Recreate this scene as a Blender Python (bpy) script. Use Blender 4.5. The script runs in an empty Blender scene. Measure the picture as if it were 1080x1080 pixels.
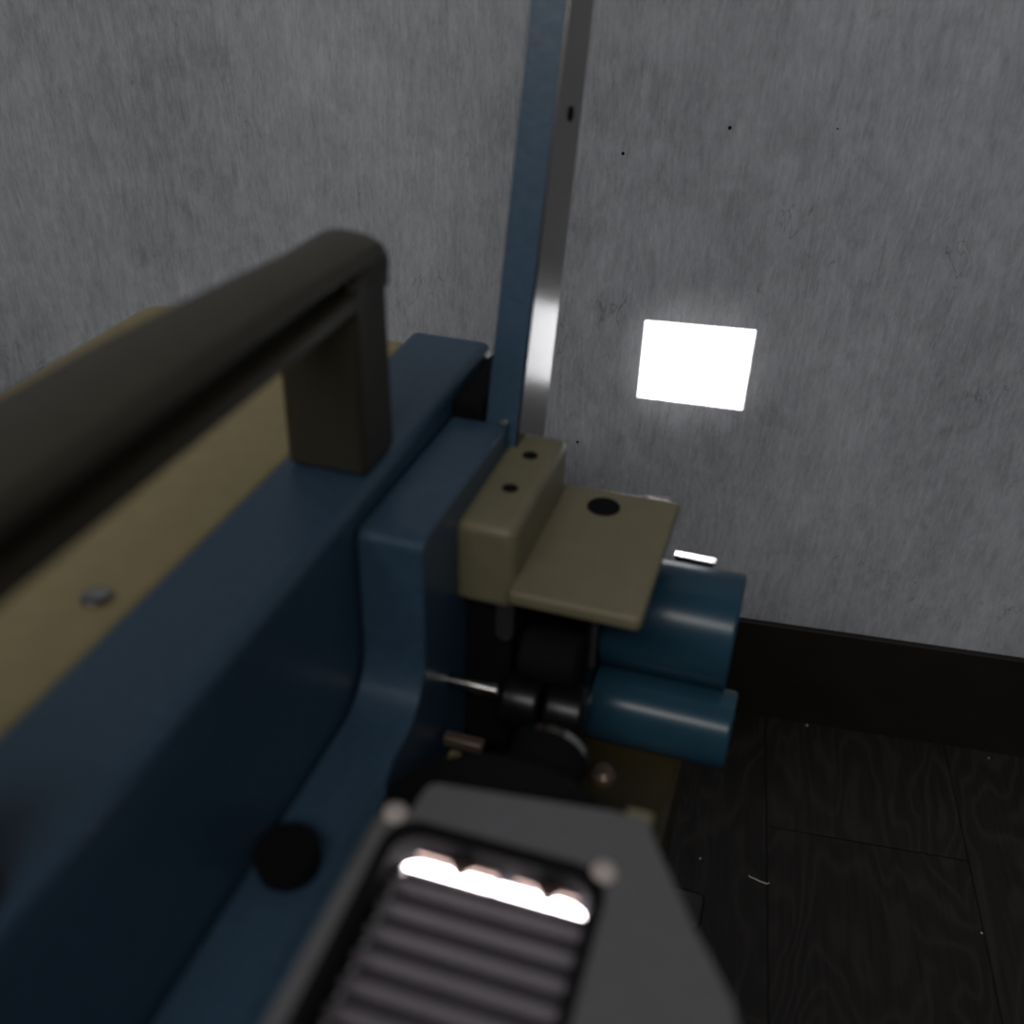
import bpy, bmesh, math, random
from mathutils import Vector, Matrix

scene = bpy.context.scene
COL = scene.collection
CAM_H = 0.62                    # camera height over the floor (m)
WALL_Y = 0.695                  # wall face in front of the camera
YAW = math.radians(5.9)         # the projector points a little right of the wall's normal

# ---------------------------------------------------------------- camera
cam_data = bpy.data.cameras.new('camera')
cam = bpy.data.objects.new('camera', cam_data)
COL.objects.link(cam)
scene.camera = cam
X = Vector((0.98005985, 0.19647430, 0.02967407))
Y = -Vector((0.13234409, -0.53404596, -0.8350329))
Z = -Vector((-0.14821518, 0.82230941, -0.54939922))
m = Matrix((X, Y, Z)).transposed().to_4x4()
m.translation = (0, 0, CAM_H)
cam.matrix_world = m
cam_data.sensor_width = 36
cam_data.lens = 36 * 1084 / 1080
cam_data.shift_y = 18 / 1080
cam_data.clip_start = 0.01
cam_data.dof.use_dof = True
cam_data.dof.focus_distance = 0.70
cam_data.dof.aperture_fstop = 4.2

# ---------------------------------------------------------------- world, lights, exposure
world = bpy.data.worlds.new('room_dusk')
scene.world = world
world.use_nodes = True
world.node_tree.nodes['Background'].inputs[0].default_value = (0.72, 0.76, 0.90, 1)
world.node_tree.nodes['Background'].inputs[1].default_value = 0.035
vs = scene.view_settings
vs.view_transform = 'Standard'
vs.look = 'None'
vs.gamma = 1
vs.use_curve_mapping = False
vs.exposure = 0.0


def area_light(name, loc, target, size, power, color):
    d = bpy.data.lights.new(name, 'AREA')
    d.shape = 'RECTANGLE'
    d.size, d.size_y = size
    d.energy = power
    d.color = color
    o = bpy.data.objects.new(name, d)
    COL.objects.link(o)
    o.location = loc
    o.rotation_euler = (Vector(target) - Vector(loc)).to_track_quat('-Z', 'Y').to_euler()
    return o


area_light('room_window_light', (-0.30, -1.15, 1.85), (-0.05, 0.6, 0.40), (2.2, 0.35), 15.0, (1.0, 0.985, 0.96))


# ---------------------------------------------------------------- materials
def material(name, color, rough=0.5, metal=0.0, spec=0.5, noise=0.0, nscale=60, bump=0.0):
    mt = bpy.data.materials.new(name)
    mt.use_nodes = True
    nt = mt.node_tree
    b = nt.nodes['Principled BSDF']
    b.inputs['Base Color'].default_value = (*color, 1)
    b.inputs['Roughness'].default_value = rough
    b.inputs['Metallic'].default_value = metal
    b.inputs['Specular IOR Level'].default_value = spec
    tc = nt.nodes.new('ShaderNodeTexCoord')
    n = nt.nodes.new('ShaderNodeTexNoise')
    n.inputs['Scale'].default_value = nscale
    n.inputs['Detail'].default_value = 4
    nt.links.new(tc.outputs['Object'], n.inputs['Vector'])
    if noise:
        r = nt.nodes.new('ShaderNodeValToRGB')
        r.color_ramp.elements[0].position = 0.3
        r.color_ramp.elements[1].position = 0.7
        r.color_ramp.elements[0].color = (*[c * (1 - noise) for c in color], 1)
        r.color_ramp.elements[1].color = (*[min(1, c * (1 + noise)) for c in color], 1)
        nt.links.new(n.outputs['Fac'], r.inputs['Fac'])
        nt.links.new(r.outputs['Color'], b.inputs['Base Color'])
    if bump:
        bp = nt.nodes.new('ShaderNodeBump')
        bp.inputs['Strength'].default_value = bump
        bp.inputs['Distance'].default_value = 0.001
        nt.links.new(n.outputs['Fac'], bp.inputs['Height'])
        nt.links.new(bp.outputs['Normal'], b.inputs['Normal'])
    return mt


M = dict(
    blue=material('blue_hammered_enamel', (0.049, 0.099, 0.158), 0.36, noise=0.10, nscale=220, bump=0.15),
    teal=material('blue_smooth_enamel', (0.023, 0.074, 0.118), 0.28, noise=0.05),
    cream=material('cream_enamel', (0.385, 0.310, 0.155), 0.42, noise=0.05, nscale=90),
    olive=material('olive_cream_enamel', (0.235, 0.208, 0.125), 0.42, noise=0.06, nscale=90),
    handle=material('dark_olive_plastic', (0.052, 0.046, 0.029), 0.42, noise=0.08, nscale=120),
    grey=material('grey_enamel', (0.155, 0.152, 0.158), 0.5, noise=0.05, nscale=150),
    black=material('black_plastic', (0.006, 0.006, 0.007), 0.32),
    matte=material('matte_black', (0.006, 0.006, 0.007), 0.85, spec=0.2),
    chrome=material('chrome', (0.80, 0.79, 0.78), 0.12, 1.0),
    steel=material('brushed_steel', (0.44, 0.43, 0.42), 0.22, 1.0, noise=0.06, nscale=200),
    stud=material('pale_corner_glint', (0.62, 0.54, 0.50), 0.3),  # pale colour stands for the highlights at the opening's corners
    stripmetal=material('dull_polished_metal', (0.23, 0.22, 0.205), 0.24, 1.0),
    darksteel=material('dark_steel', (0.14, 0.14, 0.145), 0.4, 0.8),
    fin=material('oxidised_metal_fin', (0.13, 0.115, 0.13), 0.5, 0.6, noise=0.1),
    brass=material('brown_brass', (0.30, 0.22, 0.17), 0.4, 0.6),
    thread=material('pale_thread', (0.65, 0.62, 0.55), 0.8),
    base=material('shade_darkened_enamel', (0.058, 0.045, 0.019), 0.42, noise=0.06),  # cream base painted dark for the shade it stands in
    trim=material('black_brown_trim', (0.0150, 0.0120, 0.0090), 0.55, noise=0.2, nscale=25),
)


def emission(name, color, strength):
    mt = bpy.data.materials.new(name)
    mt.use_nodes = True
    b = mt.node_tree.nodes['Principled BSDF']
    b.inputs['Base Color'].default_value = (0.8, 0.8, 0.8, 1)
    b.inputs['Emission Color'].default_value = (*color, 1)
    b.inputs['Emission Strength'].default_value = strength
    return mt


M['bulb'] = emission('lit_lamp_glass', (1.0, 0.88, 0.95), 14.0)


def wallpaper_material():
    mt = bpy.data.materials.new('grey_streaked_wallpaper')
    mt.use_nodes = True
    nt = mt.node_tree
    L = nt.links.new
    b = nt.nodes['Principled BSDF']
    b.inputs['Roughness'].default_value = 0.62
    b.inputs['Specular IOR Level'].default_value = 0.35
    tc = nt.nodes.new('ShaderNodeTexCoord')

    def noise(scale, stretch, detail=5, rough=0.6, dist=0.0):
        mp = nt.nodes.new('ShaderNodeMapping')
        mp.inputs['Scale'].default_value = stretch
        L(tc.outputs['Object'], mp.inputs['Vector'])
        n = nt.nodes.new('ShaderNodeTexNoise')
        n.inputs['Scale'].default_value = scale
        n.inputs['Detail'].default_value = detail
        n.inputs['Roughness'].default_value = rough
        n.inputs['Distortion'].default_value = dist
        L(mp.outputs[0], n.inputs['Vector'])
        return n.outputs['Fac']

    def math_(op, a, c, clamp=False):
        n = nt.nodes.new('ShaderNodeMath')
        n.operation = op
        n.use_clamp = clamp
        for i, v in enumerate((a, c)):
            if isinstance(v, (int, float)):
                n.inputs[i].default_value = v
            else:
                L(v, n.inputs[i])
        return n.outputs[0]

    fine = noise(520, (1, 1, 0.22), 4, 0.75)
    streak = noise(170, (1, 1, 0.13), 6, 0.75, 0.8)
    blotch = noise(9, (1, 1, 0.8), 4, 0.6)
    soft = noise(38, (1, 1, 0.75), 5, 0.7, 0.8)
    hair = noise(26, (1.0, 1, 0.45), 3, 0.5, 2.2)
    v = math_('MULTIPLY', math_('SUBTRACT', fine, 0.5), 0.62)
    v = math_('ADD', v, math_('MULTIPLY', math_('SUBTRACT', streak, 0.5), 0.62))
    v = math_('ADD', v, math_('MULTIPLY', math_('SUBTRACT', blotch, 0.5), 0.60))
    v = math_('ADD', v, math_('MULTIPLY', math_('SUBTRACT', soft, 0.5), 0.60))
    # thin dark hairline creases where the distorted noise crosses its middle, only in patches
    line = math_('ABSOLUTE', math_('SUBTRACT', hair, 0.5), 0)
    line = math_('SUBTRACT', 1.0, math_('MULTIPLY', line, 110.0), True)
    patch = math_('MULTIPLY', math_('SUBTRACT', noise(15, (1, 1, 1), 2), 0.56), 9.0, True)
    line = math_('MULTIPLY', math_('MULTIPLY', line, patch), 0.30)
    v = math_('SUBTRACT', v, line)
    v = math_('ADD', v, 0.5, True)
    r = nt.nodes.new('ShaderNodeValToRGB')
    e = r.color_ramp.elements
    e[0].position, e[0].color = 0.10, (0.255, 0.265, 0.290, 1)
    e[1].position, e[1].color = 0.90, (0.73, 0.75, 0.80, 1)
    x = e.new(0.5)
    x.color = (0.505, 0.52, 0.56, 1)
    L(v, r.inputs['Fac'])
    L(r.outputs['Color'], b.inputs['Base Color'])
    bp = nt.nodes.new('ShaderNodeBump')
    bp.inputs['Strength'].default_value = 0.35
    bp.inputs['Distance'].default_value = 0.0006
    L(v, bp.inputs['Height'])
    L(bp.outputs['Normal'], b.inputs['Normal'])
    return mt


def laminate_material():
    """dark laminate planks running towards the wall, seams every 0.149 m in x"""
    mt = bpy.data.materials.new('dark_oak_laminate')
    mt.use_nodes = True
    nt = mt.node_tree
    L = nt.links.new
    b = nt.nodes['Principled BSDF']
    b.inputs['Roughness'].default_value = 0.55
    b.inputs['Specular IOR Level'].default_value = 0.3
    tc = nt.nodes.new('ShaderNodeTexCoord')
    sp = nt.nodes.new('ShaderNodeSeparateXYZ')
    L(tc.outputs['Object'], sp.inputs[0])

    def math_(op, a, c=0.0, clamp=False):
        n = nt.nodes.new('ShaderNodeMath')
        n.operation = op
        n.use_clamp = clamp
        for i, v in enumerate((a, c)):
            if isinstance(v, (int, float)):
                n.inputs[i].default_value = v
            else:
                L(v, n.inputs[i])
        return n.outputs[0]

    W, LEN = 0.149, 1.2
    px = math_('DIVIDE', math_('SUBTRACT', sp.outputs[0], 0.105), W)
    col = math_('FLOOR', px)
    fx = math_('SUBTRACT', px, col)
    off = math_('MULTIPLY', col, 0.41)
    py = math_('ADD', math_('DIVIDE', math_('SUBTRACT', sp.outputs[1], 0.5675), LEN), off)
    row = math_('FLOOR', py)
    fy = math_('SUBTRACT', py, row)
    ex = math_('MINIMUM', fx, math_('SUBTRACT', 1.0, fx))
    ey = math_('MULTIPLY', math_('MINIMUM', fy, math_('SUBTRACT', 1.0, fy)), LEN / W)
    seam = math_('SUBTRACT', 1.0, math_('MULTIPLY', math_('MINIMUM', ex, ey), 120.0), True)
    idn = nt.nodes.new('ShaderNodeTexWhiteNoise')
    cb = nt.nodes.new('ShaderNodeCombineXYZ')
    L(col, cb.inputs[0])
    L(row, cb.inputs[1])
    L(cb.outputs[0], idn.inputs['Vector'])
    # cathedral grain: contour lines of a stretched noise
    cv = nt.nodes.new('ShaderNodeCombineXYZ')
    L(math_('MULTIPLY', sp.outputs[0], 14.0), cv.inputs[0])
    L(math_('MULTIPLY', sp.outputs[1], 4.5), cv.inputs[1])
    L(math_('MULTIPLY', idn.outputs['Value'], 40.0), cv.inputs[2])
    n1 = nt.nodes.new('ShaderNodeTexNoise')
    n1.inputs['Scale'].default_value = 1.0
    n1.inputs['Detail'].default_value = 2.5
    n1.inputs['Distortion'].default_value = 0.3
    L(cv.outputs[0], n1.inputs['Vector'])
    ring = math_('SINE', math_('MULTIPLY', n1.outputs['Fac'], 95.0))
    ring = math_('MULTIPLY', math_('POWER', math_('ADD', math_('MULTIPLY', ring, 0.5), 0.5), 3.0), 0.26)
    cf = nt.nodes.new('ShaderNodeCombineXYZ')
    L(math_('MULTIPLY', sp.outputs[0], 300.0), cf.inputs[0])
    L(math_('MULTIPLY', sp.outputs[1], 12.0), cf.inputs[1])
    n2 = nt.nodes.new('ShaderNodeTexNoise')
    n2.inputs['Scale'].default_value = 1.0
    n2.inputs['Detail'].default_value = 4
    L(cf.outputs[0], n2.inputs['Vector'])
    g = math_('ADD', math_('MULTIPLY', n2.outputs['Fac'], 0.55), ring)
    g = math_('ADD', g, math_('MULTIPLY', idn.outputs['Value'], 0.12))
    r = nt.nodes.new('ShaderNodeValToRGB')
    e = r.color_ramp.elements
    e[0].position, e[0].color = 0.1, (0.013, 0.0115, 0.0105, 1)
    e[1].position, e[1].color = 0.95, (0.060, 0.052, 0.045, 1)
    L(g, r.inputs['Fac'])
    mx = nt.nodes.new('ShaderNodeMix')
    mx.data_type = 'RGBA'
    mx.inputs['B'].default_value = (0.004, 0.004, 0.004, 1)
    L(math_('MULTIPLY', seam, 0.7), mx.inputs['Factor'])
    L(r.outputs['Color'], mx.inputs['A'])
    L(mx.outputs['Result'], b.inputs['Base Color'])
    bp = nt.nodes.new('ShaderNodeBump')
    bp.inputs['Strength'].default_value = 0.6
    bp.inputs['Distance'].default_value = 0.001
    L(math_('SUBTRACT', math_('MULTIPLY', g, 0.4), seam), bp.inputs['Height'])
    L(bp.outputs['Normal'], b.inputs['Normal'])
    return mt


# ---------------------------------------------------------------- mesh helpers
def link(name, bm, mt, parent=None, bevel=0.0, seg=3, smooth=True):
    bmesh.ops.recalc_face_normals(bm, faces=bm.faces)
    me = bpy.data.meshes.new(name)
    bm.to_mesh(me)
    bm.free()
    if smooth:
        for p in me.polygons:
            p.use_smooth = True
    o = bpy.data.objects.new(name, me)
    COL.objects.link(o)
    me.materials.append(mt)
    if bevel:
        md = o.modifiers.new('bevel', 'BEVEL')
        md.width = bevel
        md.segments = seg
        md.limit_method = 'ANGLE'
        md.angle_limit = math.radians(35)
        md.harden_normals = False
    if smooth:
        me.set_sharp_from_angle(angle=math.radians(32)) if hasattr(me, 'set_sharp_from_angle') else None
    if parent:
        o.parent = parent
    return o


def add_box(bm, a, b):
    """box between corners a and b"""
    vs_ = [bm.verts.new((x, y, z)) for x in (a[0], b[0]) for y in (a[1], b[1]) for z in (a[2], b[2])]
    for f in ((0, 1, 3, 2), (4, 6, 7, 5), (0, 4, 5, 1), (2, 3, 7, 6), (0, 2, 6, 4), (1, 5, 7, 3)):
        bm.faces.new([vs_[i] for i in f])
    return vs_


def add_prism(bm, pts, axis, lo, hi):
    """extrude a 2-D outline along an axis; axis 'x': pts are (y, z); 'y': (x, z); 'z': (x, y)"""
    def mk(p, t):
        return {'x': (t, p[0], p[1]), 'y': (p[0], t, p[1]), 'z': (p[0], p[1], t)}[axis]
    A = [bm.verts.new(mk(p, lo)) for p in pts]
    B = [bm.verts.new(mk(p, hi)) for p in pts]
    n = len(pts)
    bm.faces.new(A)
    bm.faces.new(B[::-1])
    for i in range(n):
        bm.faces.new((A[i], B[i], B[(i + 1) % n], A[(i + 1) % n]))


def add_lathe(bm, c, axis, profile, n=48):
    """revolve [(distance along axis, radius), ...] about an axis through c"""
    rings = []
    for t, r in profile:
        ring = []
        if r < 1e-6:
            p = [0, 0, 0]
            p['xyz'.index(axis)] = t
            ring = [bm.verts.new([c[i] + p[i] for i in range(3)])]
        else:
            for k in range(n):
                a = 2 * math.pi * k / n
                q = (math.cos(a) * r, math.sin(a) * r)
                p = {'x': (t, q[0], q[1]), 'y': (q[0], t, q[1]), 'z': (q[0], q[1], t)}[axis]
                ring.append(bm.verts.new([c[i] + p[i] for i in range(3)]))
        rings.append(ring)
    for A, B in zip(rings, rings[1:]):
        if len(A) == 1 and len(B) == 1:
            continue
        for k in range(n):
            k2 = (k + 1) % n
            if len(A) == 1:
                bm.faces.new((A[0], B[k], B[k2]))
            elif len(B) == 1:
                bm.faces.new((A[k], A[k2], B[0]))
            else:
                bm.faces.new((A[k], A[k2], B[k2], B[k]))


def rounded(x0, y0, x1, y1, r, n=8):
    """rounded rectangle outline; r a number or four radii (x1y1, x0y1, x0y0, x1y0)"""
    rr = (r,) * 4 if isinstance(r, (int, float)) else r
    pts = []
    for (sx, sy, a0), q in zip(((1, 1, 0), (-1, 1, 90), (-1, -1, 180), (1, -1, 270)), rr):
        cx = x1 - q if sx > 0 else x0 + q
        cy = y1 - q if sy > 0 else y0 + q
        for k in range(n + 1):
            a = math.radians(a0 + 90 * k / n)
            pts.append((cx + q * math.cos(a), cy + q * math.sin(a)))
    return pts


def arc(cx, cy, r, a0, a1, n=8):
    return [(cx + r * math.cos(math.radians(a0 + (a1 - a0) * k / n)),
             cy + r * math.sin(math.radians(a0 + (a1 - a0) * k / n))) for k in range(n + 1)]


# ---------------------------------------------------------------- the setting
def structure(name, bm, mt):
    o = link(name, bm, mt, smooth=False)
    o['kind'] = 'structure'
    return o


bm = bmesh.new()
add_box(bm, (-2.2, -1.6, -0.05), (2.2, WALL_Y + 0.1, 0.0))
structure('floor', bm, laminate_material())
bm = bmesh.new()
add_box(bm, (-2.2, WALL_Y, 0.0), (2.2, WALL_Y + 0.1, 2.5))
wall = structure('wall_front', bm, wallpaper_material())
bm = bmesh.new()
add_prism(bm, [(WALL_Y, 0.0), (WALL_Y - 0.005, 0.0), (WALL_Y - 0.005, 0.0985), (WALL_Y - 0.004, 0.0992), (WALL_Y, 0.0994)], 'x', -2.2, 2.2)
structure('baseboard_front', bm, M['trim'])

# ---------------------------------------------------------------- the film projector
OX, OY = -0.20, 0.25             # its base point in the (u across, v along) frame
proj = bpy.data.objects.new('film_projector', None)
COL.objects.link(proj)
proj.location = (OX * math.cos(YAW) + OY * math.sin(YAW), -OX * math.sin(YAW) + OY * math.cos(YAW), 0)
proj.rotation_euler = (0, 0, -YAW)
proj['label'] = 'blue and cream film projector with dark carrying handle, standing on the floor facing the wall'
proj['category'] = 'projector'


def part(name, bm, mt, parent=proj, bevel=0.0, seg=3, label=None, kind=None):
    """meshes below are laid out as (u, v, height relative to the camera) and moved to the projector's own origin"""
    bmesh.ops.translate(bm, vec=(-OX, -OY, CAM_H), verts=bm.verts)
    o = link(name, bm, mt, parent, bevel, seg)
    if label:
        o['label'] = label
    if kind:
        o['kind'] = kind
    return o


# cream left half of the case, with rounded front corner
bm = bmesh.new()
add_prism(bm, rounded(-0.372, -0.04, -0.2080, 0.497, (0.004, 0.014, 0.03, 0.004)), 'z', -0.605, -0.229)
case = part('case', bm, M['cream'], bevel=0.007)
for u, v in ((-0.2240, 0.2400), (-0.345, 0.47), (-0.2240, 0.05)):
    bm = bmesh.new()
    add_lathe(bm, (u, v, -0.2292), 'z', [(0.0, 0.0058), (0.0016, 0.0056), (0.0028, 0.0042), (0.0032, 0.002), (0.0032, 0.0)], 24)
    s = part('case_screw', bm, M['steel'], bevel=0)
# blue right half: the top plate and the tall side
bm = bmesh.new()
add_box(bm, (-0.2070, -0.04, -0.605), (-0.1605, 0.503, -0.224))
part('side_housing', bm, M['blue'], bevel=0.0045)
# raised front bulkhead that curves down into the rear flange
prof = ([(0.436, -0.40), (0.436, -0.2375)] + [(0.326 - 0, -0.2350)] + arc(0.326, -0.241, 0.006, 90, 180, 5)
        + [(0.320, -0.292)] + arc(0.294, -0.294, 0.026, 0, -90, 8)[1:] + [(0.03, -0.320), (0.03, -0.40)])
bm = bmesh.new()
add_prism(bm, prof, 'x', -0.1590, -0.1300)
part('bulkhead', bm, M['blue'], bevel=0.004)
# wide part of the flange beside the lamp house
bm = bmesh.new()
add_prism(bm, [(-0.1305, 0.03), (-0.1305, 0.285)] + [(-0.128, 0.270), (-0.122, 0.255), (-0.112, 0.244), (-0.100, 0.238), (-0.07, 0.238), (-0.07, 0.03)], 'z', -0.40, -0.3204)
part('flange', bm, M['blue'], bevel=0.003)
bm = bmesh.new()
add_lathe(bm, (-0.1455, 0.219, -0.320), 'z', [(0, 0.0115), (0.004, 0.0122), (0.010, 0.0122), (0.012, 0.011), (0.0125, 0.0)], 36)
part('flange_knob', bm, M['matte'], label='round black knob')

# reel arm
def arm_pt(t, far):
    if far:
        return (0.491 + (0.536 - 0.491) * t, -0.261 + (-0.087 + 0.261) * t)
    return (0.441 + (0.487 - 0.441) * t, -0.236 + (-0.083 + 0.236) * t)


bm = bmesh.new()
lo, hi = -0.45, 1.75
add_prism(bm, [arm_pt(-0.3, 0), arm_pt(hi, 0), arm_pt(hi, 1), arm_pt(lo, 1)], 'x', -0.1430, -0.1262)
arm = part('reel_arm', bm, M['blue'], bevel=0.0006)
bm = bmesh.new()
add_prism(bm, [arm_pt(-0.3, 0), arm_pt(hi, 0), arm_pt(hi, 1), arm_pt(lo, 1)], 'x', -0.1262, -0.1250)
part('side_strip', bm, M['stripmetal'], arm, label='bare polished metal side strip')
bm = bmesh.new()
add_lathe(bm, (-0.1250, 0.5085, -0.104), 'x', [(0, 0.0035), (0.0008, 0.0035), (0.001, 0.0)], 20)
part('rivet_hole', bm, M['matte'], arm)
bm = bmesh.new()
add_box(bm, (-0.1600, 0.4365, -0.40), (-0.1436, 0.499, -0.229))
part('arm_mount_gap_shade', bm, M['matte'], bevel=0.003)  # mount built up in matte black to stand for the shaded gap
bm = bmesh.new()
add_lathe(bm, (-0.1315, 0.433, -0.2352), 'z', [(0, 0.0022), (0.001, 0.0022), (0.002, 0.0012), (0.0022, 0)], 16)
part('bulkhead_screw', bm, M['chrome'])

# carrying handle: hollow grip bar on two posts
bm = bmesh.new()
rings = []
for v, ul, zt in ((0.085, -0.208, -0.122), (0.16, -0.207, -0.1215), (0.24, -0.202, -0.1215), (0.30, -0.197, -0.1232), (0.335, -0.195, -0.1252),
                  (0.356, -0.196, -0.1262), (0.368, -0.197, -0.1270), (0.3735, -0.197, -0.1280), (0.3748, -0.198, -0.1300)):
    end = v > 0.345
    g = -0.1640 if end else -0.1725
    sec = [(ul + 0.001, -0.149), (ul, zt - 0.011), (ul + 0.003, zt - 0.004), (ul + 0.009, zt - 0.0005), (-0.182, zt), (-0.172, zt - 0.001),
           (-0.1665, zt - 0.0035), (-0.1640, zt - 0.0075), (-0.1640, min(zt - 0.009, -0.1325)), (g, min(zt - 0.0095, -0.1335)), (g, -0.1425), (-0.1645, -0.1435), (-0.1645, -0.149)]
    rings.append([bm.verts.new((u, v, z)) for u, z in sec])
for P, Q in zip(rings, rings[1:]):
    for k in range(len(P)):
        bm.faces.new((P[k], P[(k + 1) % len(P)], Q[(k + 1) % len(P)], Q[k]))
bm.faces.new(rings[0])
bm.faces.new(rings[-1])
handle = part('carrying_handle', bm, M['handle'], bevel=0.0012, seg=2)
for v0, v1, n in ((0.342, 0.3745, 'handle_post'), (0.085, 0.1235, 'handle_post')):
    bm = bmesh.new()
    vs8 = add_box(bm, (-0.2005, v0, -0.2235), (-0.1642, v1, -0.1380))
    for vv in vs8:
        if vv.co.z > -0.2:
            vv.co.y += -0.002 if vv.co.y > (v0 + v1) / 2 else 0.0
    bm2 = bm
    part(n, bm2, M['handle'], handle, bevel=0.003)
# tan film guide bracket above the gate: tall block and flat plate
bm = bmesh.new()
add_box(bm, (-0.1325, 0.362, -0.294), (-0.1030, 0.456, -0.2495))
br = part('film_guide_bracket', bm, M['olive'], bevel=0.005, seg=4)
bm = bmesh.new()
add_prism(bm, rounded(-0.104, 0.355, -0.0425, 0.458, 0.003), 'z', -0.2845, -0.277)
part('bracket_plate', bm, M['olive'], br, bevel=0.002)
for v in (0.4310, 0.3975):
    bm = bmesh.new()
    add_lathe(bm, (-0.1165, v, -0.2496), 'z', [(0, 0.0040), (0.0004, 0.0038), (0.0005, 0.0)], 24)
    part('screw_hole', bm, M['matte'], br)
bm = bmesh.new()
add_lathe(bm, (-0.0790, 0.4400, -0.2769), 'z', [(0, 0.0085), (0.0006, 0.0083), (0.0007, 0.0)], 32)
part('plate_hole', bm, M['matte'], br)

# lens barrel (the light comes out of its front opening)
AX, AZ = -0.0685, -0.3032
bm = bmesh.new()
add_lathe(bm, (AX, 0, AZ), 'y', [(0.455, 0.0), (0.455, 0.0115), (0.4765, 0.0115), (0.4765, 0.0100), (0.458, 0.0100), (0.458, 0.0)], 40)
lens = part('lens_barrel', bm, M['black'])
AV = 0.4740
hw, hh = 0.00193, 0.00154
# thin disc with a rectangular window
bm = bmesh.new()
n4 = 12
circ, rect = [], []
cs = [(hw, -hh), (hw, hh), (-hw, hh), (-hw, -hh)]
for q in range(4):
    c0, c1 = cs[q], cs[(q + 1) % 4]
    for k in range(n4):
        a = math.radians(-45 + 90 * q + 90 * k / n4)
        circ.append((AX + 0.0101 * math.cos(a), AZ + 0.0101 * math.sin(a)))
        t = k / n4
        rect.append((AX + c0[0] + (c1[0] - c0[0]) * t, AZ + c0[1] + (c1[1] - c0[1]) * t))
lay = [[bm.verts.new((x, y, z)) for x, z in lp] for lp, y in ((circ, AV), (rect, AV), (rect, AV - 0.0003), (circ, AV - 0.0003))]
for P, Q in zip(lay, lay[1:] + lay[:1]):
    for k in range(len(P)):
        bm.faces.new((P[k], P[(k + 1) % len(P)], Q[(k + 1) % len(P)], Q[k]))
part('film_gate_mask', bm, M['matte'], lens)


def lens_spot(name, v, angle, blend, energy, color, radius):
    d = bpy.data.lights.new(name, 'SPOT')
    d.energy = energy
    d.spot_size = math.radians(angle)
    d.spot_blend = blend
    d.color = color
    d.shadow_soft_size = radius
    o = bpy.data.objects.new(name, d)
    COL.objects.link(o)
    o.parent = proj
    o.location = (AX - OX, v - OY, AZ + CAM_H)
    o.rotation_euler = (math.radians(90), 0, 0)
    return o


lens_spot('projection_beam', 0.4625, 60, 0.05, 9.0, (1.0, 0.985, 0.97), 0.00006)
lens_spot('lens_stray_light', 0.4785, 34, 1.0, 0.30, (1.0, 0.97, 0.94), 0.004)

# chrome rim and bar in front of the gate cover
def lip(name, u0, u1, v, z, depth, parent, slope=0.20):
    """thin polished lip, its top tipped towards the wall"""
    bm = bmesh.new()
    add_prism(bm, [(v, z), (v + depth, z - slope * depth), (v + depth, z - slope * depth - 0.0012), (v, z - 0.0012)], 'x', u0, u1)
    return part(name, bm, M['chrome'], parent, bevel=0.0004, seg=2, label='bright polished metal lip')


lip('plate_lip', -0.0620, -0.0490, 0.4582, -0.2772, 0.0045, br)
bm = bmesh.new()
add_box(bm, (-0.044, 0.462, -0.345), (-0.022, 0.490, -0.3315))
shelf = part('cover_bracket', bm, M['black'], bevel=0.001)
lip('bracket_lip', -0.0450, -0.0205, 0.4850, -0.3285, 0.0085, shelf)

# two blue half-rounded covers lying across the front
def roller(name, c, r, u0, u1, mt, rim=0.004, label=None):
    bm = bmesh.new()
    pr = [(u0, 0), (u0, r - rim)] + [(u0 + rim - rim * math.cos(math.radians(a)), r - rim + rim * math.sin(math.radians(a))) for a in (30, 60, 90)]
    pr += [(u1 - rim + rim * math.sin(math.radians(a)), r - rim + rim * math.cos(math.radians(a))) for a in (0, 30, 60, 90)] + [(u1, 0)]
    add_lathe(bm, (0, c[0], c[1]), 'x', pr, 64)
    return part(name, bm, mt, label=label)


roller('front_cover', (0.4400, -0.3385), 0.0310, -0.0700, -0.0025, M['teal'], 0.002)
roller('lower_cover', (0.4130, -0.3820), 0.0208, -0.0700, 0.0045, M['teal'], 0.002)

# the dark film path between bulkhead and covers
bm = bmesh.new()
add_box(bm, (-0.1295, 0.372, -0.40), (-0.1060, 0.452, -0.2985))
part('gate_backplate', bm, M['matte'], bevel=0.002)
bm = bmesh.new()
add_box(bm, (-0.1055, 0.395, -0.40), (-0.0705, 0.452, -0.288))
part('film_gate', bm, M['black'], bevel=0.003)
bm = bmesh.new()
add_prism(bm, rounded(-0.1115, -0.3130, -0.1030, -0.285, (0.001, 0.001, 0.0042, 0.0042)), 'y', 0.3640, 0.3660)
part('guide_tab', bm, M['darksteel'], label='dark grey rounded metal tab')
bm = bmesh.new()
add_lathe(bm, (-0.0645, 0.366, 0), 'z', [(-0.318, 0), (-0.318, 0.0016), (-0.280, 0.0016), (-0.280, 0)], 12)
part('guide_pin', bm, M['darksteel'])
roller('axle', (0.350, -0.3325), 0.0034, -0.1395, -0.1050, M['steel'], 0.0006)
roller('film_roller', (0.3630, -0.3470), 0.0150, -0.1060, -0.0860, M['black'], 0.003)
roller('film_roller', (0.3630, -0.3470), 0.0150, -0.0840, -0.0640, M['black'], 0.003)
roller('film_sprocket', (0.366, -0.3180), 0.0125, -0.0985, -0.0700, M['matte'], 0.003)
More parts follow.
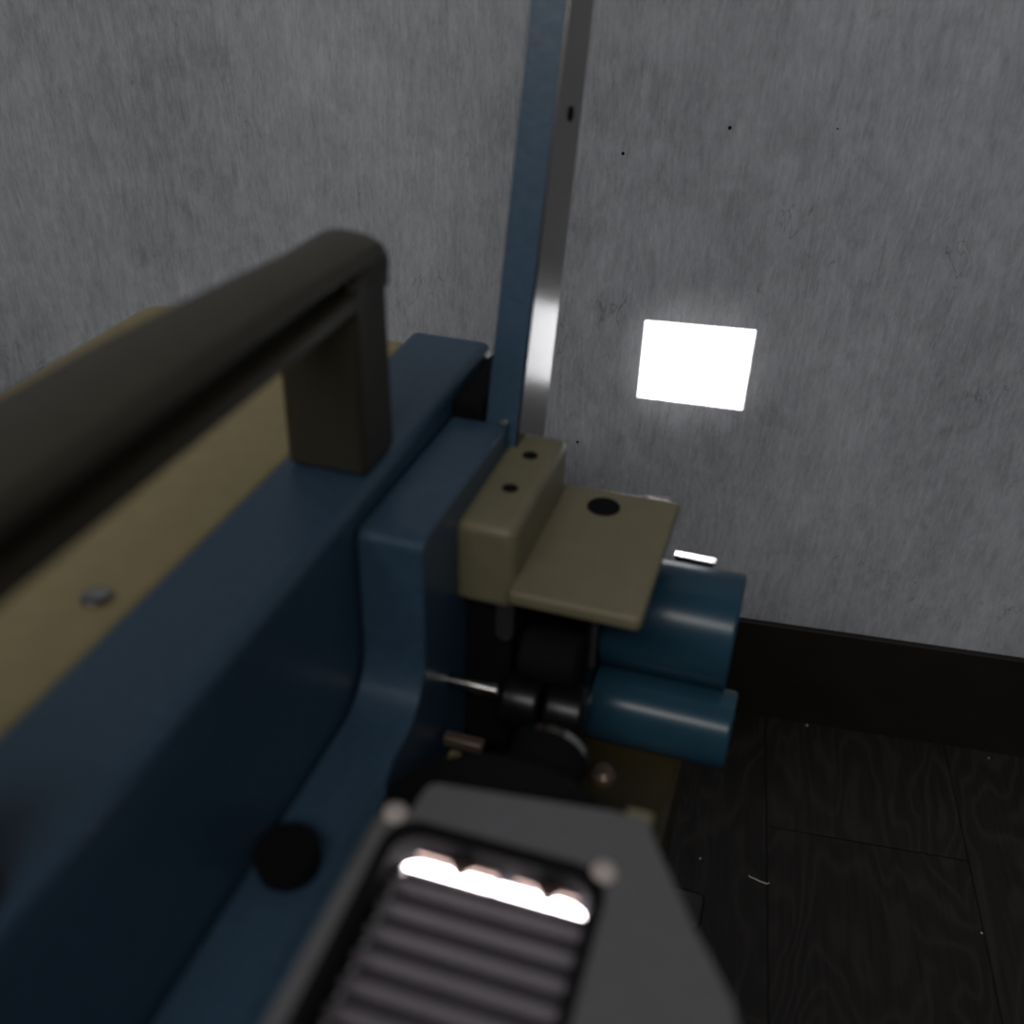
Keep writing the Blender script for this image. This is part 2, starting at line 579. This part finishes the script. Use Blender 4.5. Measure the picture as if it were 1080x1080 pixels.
# condenser tube between the lamp house and the gate
bm = bmesh.new()
add_lathe(bm, (-0.0720, 0, -0.3380), 'y', [(0.225, 0), (0.225, 0.056), (0.262, 0.056), (0.270, 0.050), (0.296, 0.0190), (0.322, 0.0170), (0.322, 0.0)], 56)
cond = part('condenser_tube', bm, M['matte'], label='black conical tube')
bm = bmesh.new()
add_lathe(bm, (-0.0720, 0, -0.3380), 'y', [(0.3195, 0.0), (0.3195, 0.0182), (0.3235, 0.0182), (0.3235, 0.0)], 48)
part('tube_rim', bm, M['steel'], cond, label='thin steel rim')
bm = bmesh.new()
add_lathe(bm, (-0.0550, 0.377, -0.4000), 'z', [(-0.002, 0), (-0.002, 0.0075), (0.003, 0.0070), (0.006, 0.0045), (0.0070, 0)], 24)
part('base_stud', bm, M['brass'], label='small brownish rounded stud')
# little brackets and screws seen in the shadow at the left of the tube
for (a, b, mt) in (((-0.128, 0.335, -0.362), (-0.108, 0.341, -0.356), 'brass'), ((-0.122, 0.318, -0.372), (-0.116, 0.330, -0.357), 'cream'),
                   ((-0.1285, 0.300, -0.40), (-0.118, 0.312, -0.352), 'darksteel'), ((-0.112, 0.296, -0.378), (-0.104, 0.304, -0.358), 'brass')):
    bm = bmesh.new()
    add_box(bm, a, b)
    part('film_path_clip', bm, M[mt], bevel=0.001)
bm = bmesh.new()
add_lathe(bm, (-0.1040, 0.302, -0.3480), 'z', [(-0.004, 0), (-0.003, 0.0035), (0, 0.0042), (0.003, 0.0033), (0.0042, 0)], 20)
part('adjusting_screw', bm, M['chrome'], label='small round chrome screw head')

# cream base under the gate, its colour darkened for shade, and the dark foot
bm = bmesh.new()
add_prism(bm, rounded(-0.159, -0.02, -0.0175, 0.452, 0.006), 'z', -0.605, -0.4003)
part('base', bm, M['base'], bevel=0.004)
for u0, v0, u1, v1 in ((-0.05, 0.454, 0.0105, 0.482), (-0.05, 0.0, -0.02, 0.03), (-0.36, 0.44, -0.32, 0.48), (-0.36, 0.0, -0.32, 0.04)):
    bm = bmesh.new()
    add_prism(bm, rounded(u0, v0, u1, v1, 0.005), 'z', -0.620, -0.600 if v0 > 0.4445 else -0.603)
    part('foot', bm, M['black'], bevel=0.002)

# lamp house with louvred grille
ZT = -0.265
OUT = [(-0.1045, 0.02), (-0.1035, 0.2105), (-0.0985, 0.2120), (-0.0935, 0.2145), (-0.0925, 0.2270), (-0.0900, 0.2295),
       (-0.0300, 0.2370), (-0.0175, 0.2370), (-0.0130, 0.2280), (0.0010, 0.2050), (0.0180, 0.1800), (0.0260, 0.1550), (0.0260, 0.02)]
HOLE = rounded(-0.0975, 0.045, -0.0245, 0.2110, 0.011, 6)


def resample(loop, n):
    """points at n equal steps of angle round the loop's centre, so two loops can be bridged"""
    cx, cy = -0.0615, 0.130
    out = []
    for k in range(n):
        a = 2 * math.pi * k / n
        d = (math.cos(a), math.sin(a))
        best = None
        for i in range(len(loop)):
            x1, y1 = loop[i][0] - cx, loop[i][1] - cy
            x2, y2 = loop[(i + 1) % len(loop)][0] - cx, loop[(i + 1) % len(loop)][1] - cy
            ex_, ey_ = x2 - x1, y2 - y1
            den = d[0] * ey_ - d[1] * ex_
            if abs(den) < 1e-12:
                continue
            t = (x1 * ey_ - y1 * ex_) / den
            s = (x1 * d[1] - y1 * d[0]) / den
            if t > 0 and -1e-6 <= s <= 1 + 1e-6:
                best = t if best is None else max(best, t)
        out.append((cx + d[0] * best, cy + d[1] * best))
    return out


N = 288
A2, B2 = resample(OUT, N), resample(HOLE, N)
bm = bmesh.new()
rings = []
DEEP = -0.318
for loop, z in ((A2, -0.3995), (A2, ZT - 0.0025), (None, ZT), (B2, ZT), (B2, DEEP)):
    if loop is None:                      # small rounded shoulder
        loop = [(x + (-0.0615 - x) * 0.014, y + (0.130 - y) * 0.014) for x, y in A2]
    rings.append([bm.verts.new((x, y, z)) for x, y in loop])
for P, Q in zip(rings, rings[1:]):
    for k in range(N):
        bm.faces.new((P[k], P[(k + 1) % N], Q[(k + 1) % N], Q[k]))
bm.faces.new(rings[-1])
lamp_house = part('lamp_house', bm, M['grey'], label='grey sheet metal lamp house')
# black rubber lining of the opening
B3 = resample(rounded(-0.0932, 0.048, -0.0285, 0.2058, 0.009, 6), N)
B2s = resample(rounded(-0.0974, 0.0451, -0.0246, 0.2109, 0.011, 6), N)
bm = bmesh.new()
rr_ = [[bm.verts.new((x, y, z)) for x, y in lp] for lp, z in ((B2s, DEEP + 0.001), (B2s, ZT + 0.0008), (B3, ZT + 0.0002), (B3, DEEP + 0.001))]
for P, Q in zip(rr_, rr_[1:] + rr_[:1]):
    for k in range(N):
        bm.faces.new((P[k], P[(k + 1) % N], Q[(k + 1) % N], Q[k]))
part('opening_lining', bm, M['matte'], lamp_house)
# louvre fins across the opening
v = 0.1968
while v > 0.058:
    bm = bmesh.new()
    sec = [(v + 0.0046, -0.2785), (v + 0.0040, -0.2765), (v + 0.0015, -0.2752), (v - 0.0015, -0.2756), (v - 0.0036, -0.2775),
           (v - 0.0042, -0.2800), (v - 0.0036, -0.2800), (v, -0.2772), (v + 0.0040, -0.2790)]
    add_prism(bm, sec, 'x', -0.0935, -0.0285)
    part('louvre_fin', bm, M['fin'], lamp_house)
    bm = bmesh.new()
    add_lathe(bm, (-0.0915, v + 0.001, -0.2752), 'z', [(0, 0.0026), (0.0008, 0.0022), (0.0014, 0.0)], 16)
    part('fin_end_glint', bm, M['steel'], lamp_house)  # small dome added for the highlight on the fin's left end
    v -= 0.0092
# notched strips in front of the lit lamp
for u0, u1, notch in ((-0.0920, -0.0600, -0.0720), (-0.0580, -0.0285, -0.0430)):
    bm = bmesh.new()
    add_prism(bm, [(u0 + 0.004, 0.2085), (u0 + 0.004, 0.2052), (notch - 0.0045, 0.2048), (notch - 0.001, 0.2010), (notch + 0.001, 0.2010), (notch + 0.0045, 0.2048), (u1, 0.2048), (u1, 0.2085)], 'z', -0.2745, -0.2730)
    part('notched_strip', bm, M['brass'], lamp_house)
bm = bmesh.new()
add_box(bm, (-0.0598, 0.1960, -0.2755), (-0.0588, 0.2080, -0.2735))
part('slot_divider', bm, M['fin'], lamp_house)
# the lit lamp
bm = bmesh.new()
add_lathe(bm, (0, 0.2035, -0.2870), 'x', [(-0.0925, 0), (-0.0925, 0.007), (-0.0905, 0.0095), (-0.0310, 0.0095), (-0.0290, 0.007), (-0.0290, 0)], 32)
part('lamp_bulb', bm, M['bulb'], lamp_house, label='glowing white lamp')
# pale domes added for the highlights on the frame's rounded corners
for u, v in ((-0.0975, 0.2115), (-0.0270, 0.2105)):
    bm = bmesh.new()
    add_lathe(bm, (u, v, ZT), 'z', [(0.0, 0.0042), (0.0012, 0.0040), (0.0022, 0.0028), (0.0026, 0.0)], 24)
    part('corner_glint', bm, M['stud'], lamp_house)
bm = bmesh.new()
add_prism(bm, rounded(-0.0260, 0.232, -0.0165, 0.2425, 0.002), 'z', -0.300, -0.2685)
part('corner_clip', bm, M['olive'], lamp_house, bevel=0.001)


# ---------------------------------------------------------------- small litter on the floor and marks on the wall
def floor_thing(name, label, cat, bm, mt, loc, rot=0):
    o = link(name, bm, mt)
    o.location = loc
    o.rotation_euler = (0, 0, rot)
    o['label'] = label
    o['category'] = cat
    return o


bm = bmesh.new()
pts = [(-0.0075, 0.0015), (-0.006, 0.0005), (-0.003, 0.0), (0.0, -0.0012), (0.003, -0.0018), (0.006, -0.0022), (0.0075, -0.0008)]
prev = None
for (x, y) in pts:
    ring = [bm.verts.new((x, y + 0.0006 * math.cos(a), 0.0006 + 0.0006 * math.sin(a))) for a in [k * math.pi / 4 for k in range(8)]]
    if prev:
        for k in range(8):
            bm.faces.new((prev[k], prev[(k + 1) % 8], ring[(k + 1) % 8], ring[k]))
    else:
        bm.faces.new(ring)
    prev = ring
bm.faces.new(prev)
floor_thing('thread_scrap', 'short pale thread scrap lying on the dark floor right of the projector', 'thread', bm, M['thread'], (0.0991, 0.5145, 0.0003), -0.05)


def crumb(label, loc, r):
    bm = bmesh.new()
    bmesh.ops.create_icosphere(bm, subdivisions=2, radius=r)
    rnd = random.Random(int(loc[0] * 1e5))
    for vv in bm.verts:
        vv.co *= rnd.uniform(0.7, 1.1)
        vv.co.z *= 0.6
    floor_thing('crumb', label, 'crumb', bm, M['thread'], (loc[0], loc[1], r * 0.5), 0)


crumb('tiny pale crumb on the floor between the projector and the thread scrap', (0.0562, 0.5245), 0.0011)
crumb('tiny pale crumb lying against the foot of the dark baseboard', (0.1400, 0.6870), 0.0013)
crumb('rightmost tiny pale crumb, on the floor near the dark baseboard', (0.2883, 0.6821), 0.0008)
crumb('tiny pale crumb far to the right of the thread scrap, away from the baseboard', (0.2522, 0.5035), 0.0009)

for x, z, r in ((-0.0607, 0.4587, 0.0011), (0.0051, 0.4793, 0.0012), (-0.0766, 0.2435, 0.0011), (0.0705, 0.4834, 0.0006)):
    bm = bmesh.new()
    add_lathe(bm, (x, WALL_Y, z), 'y', [(0.0, r), (-0.0003, r * 0.9), (-0.0004, 0.0)], 12)
    o = link('wall_speck', bm, M['matte'], wall)
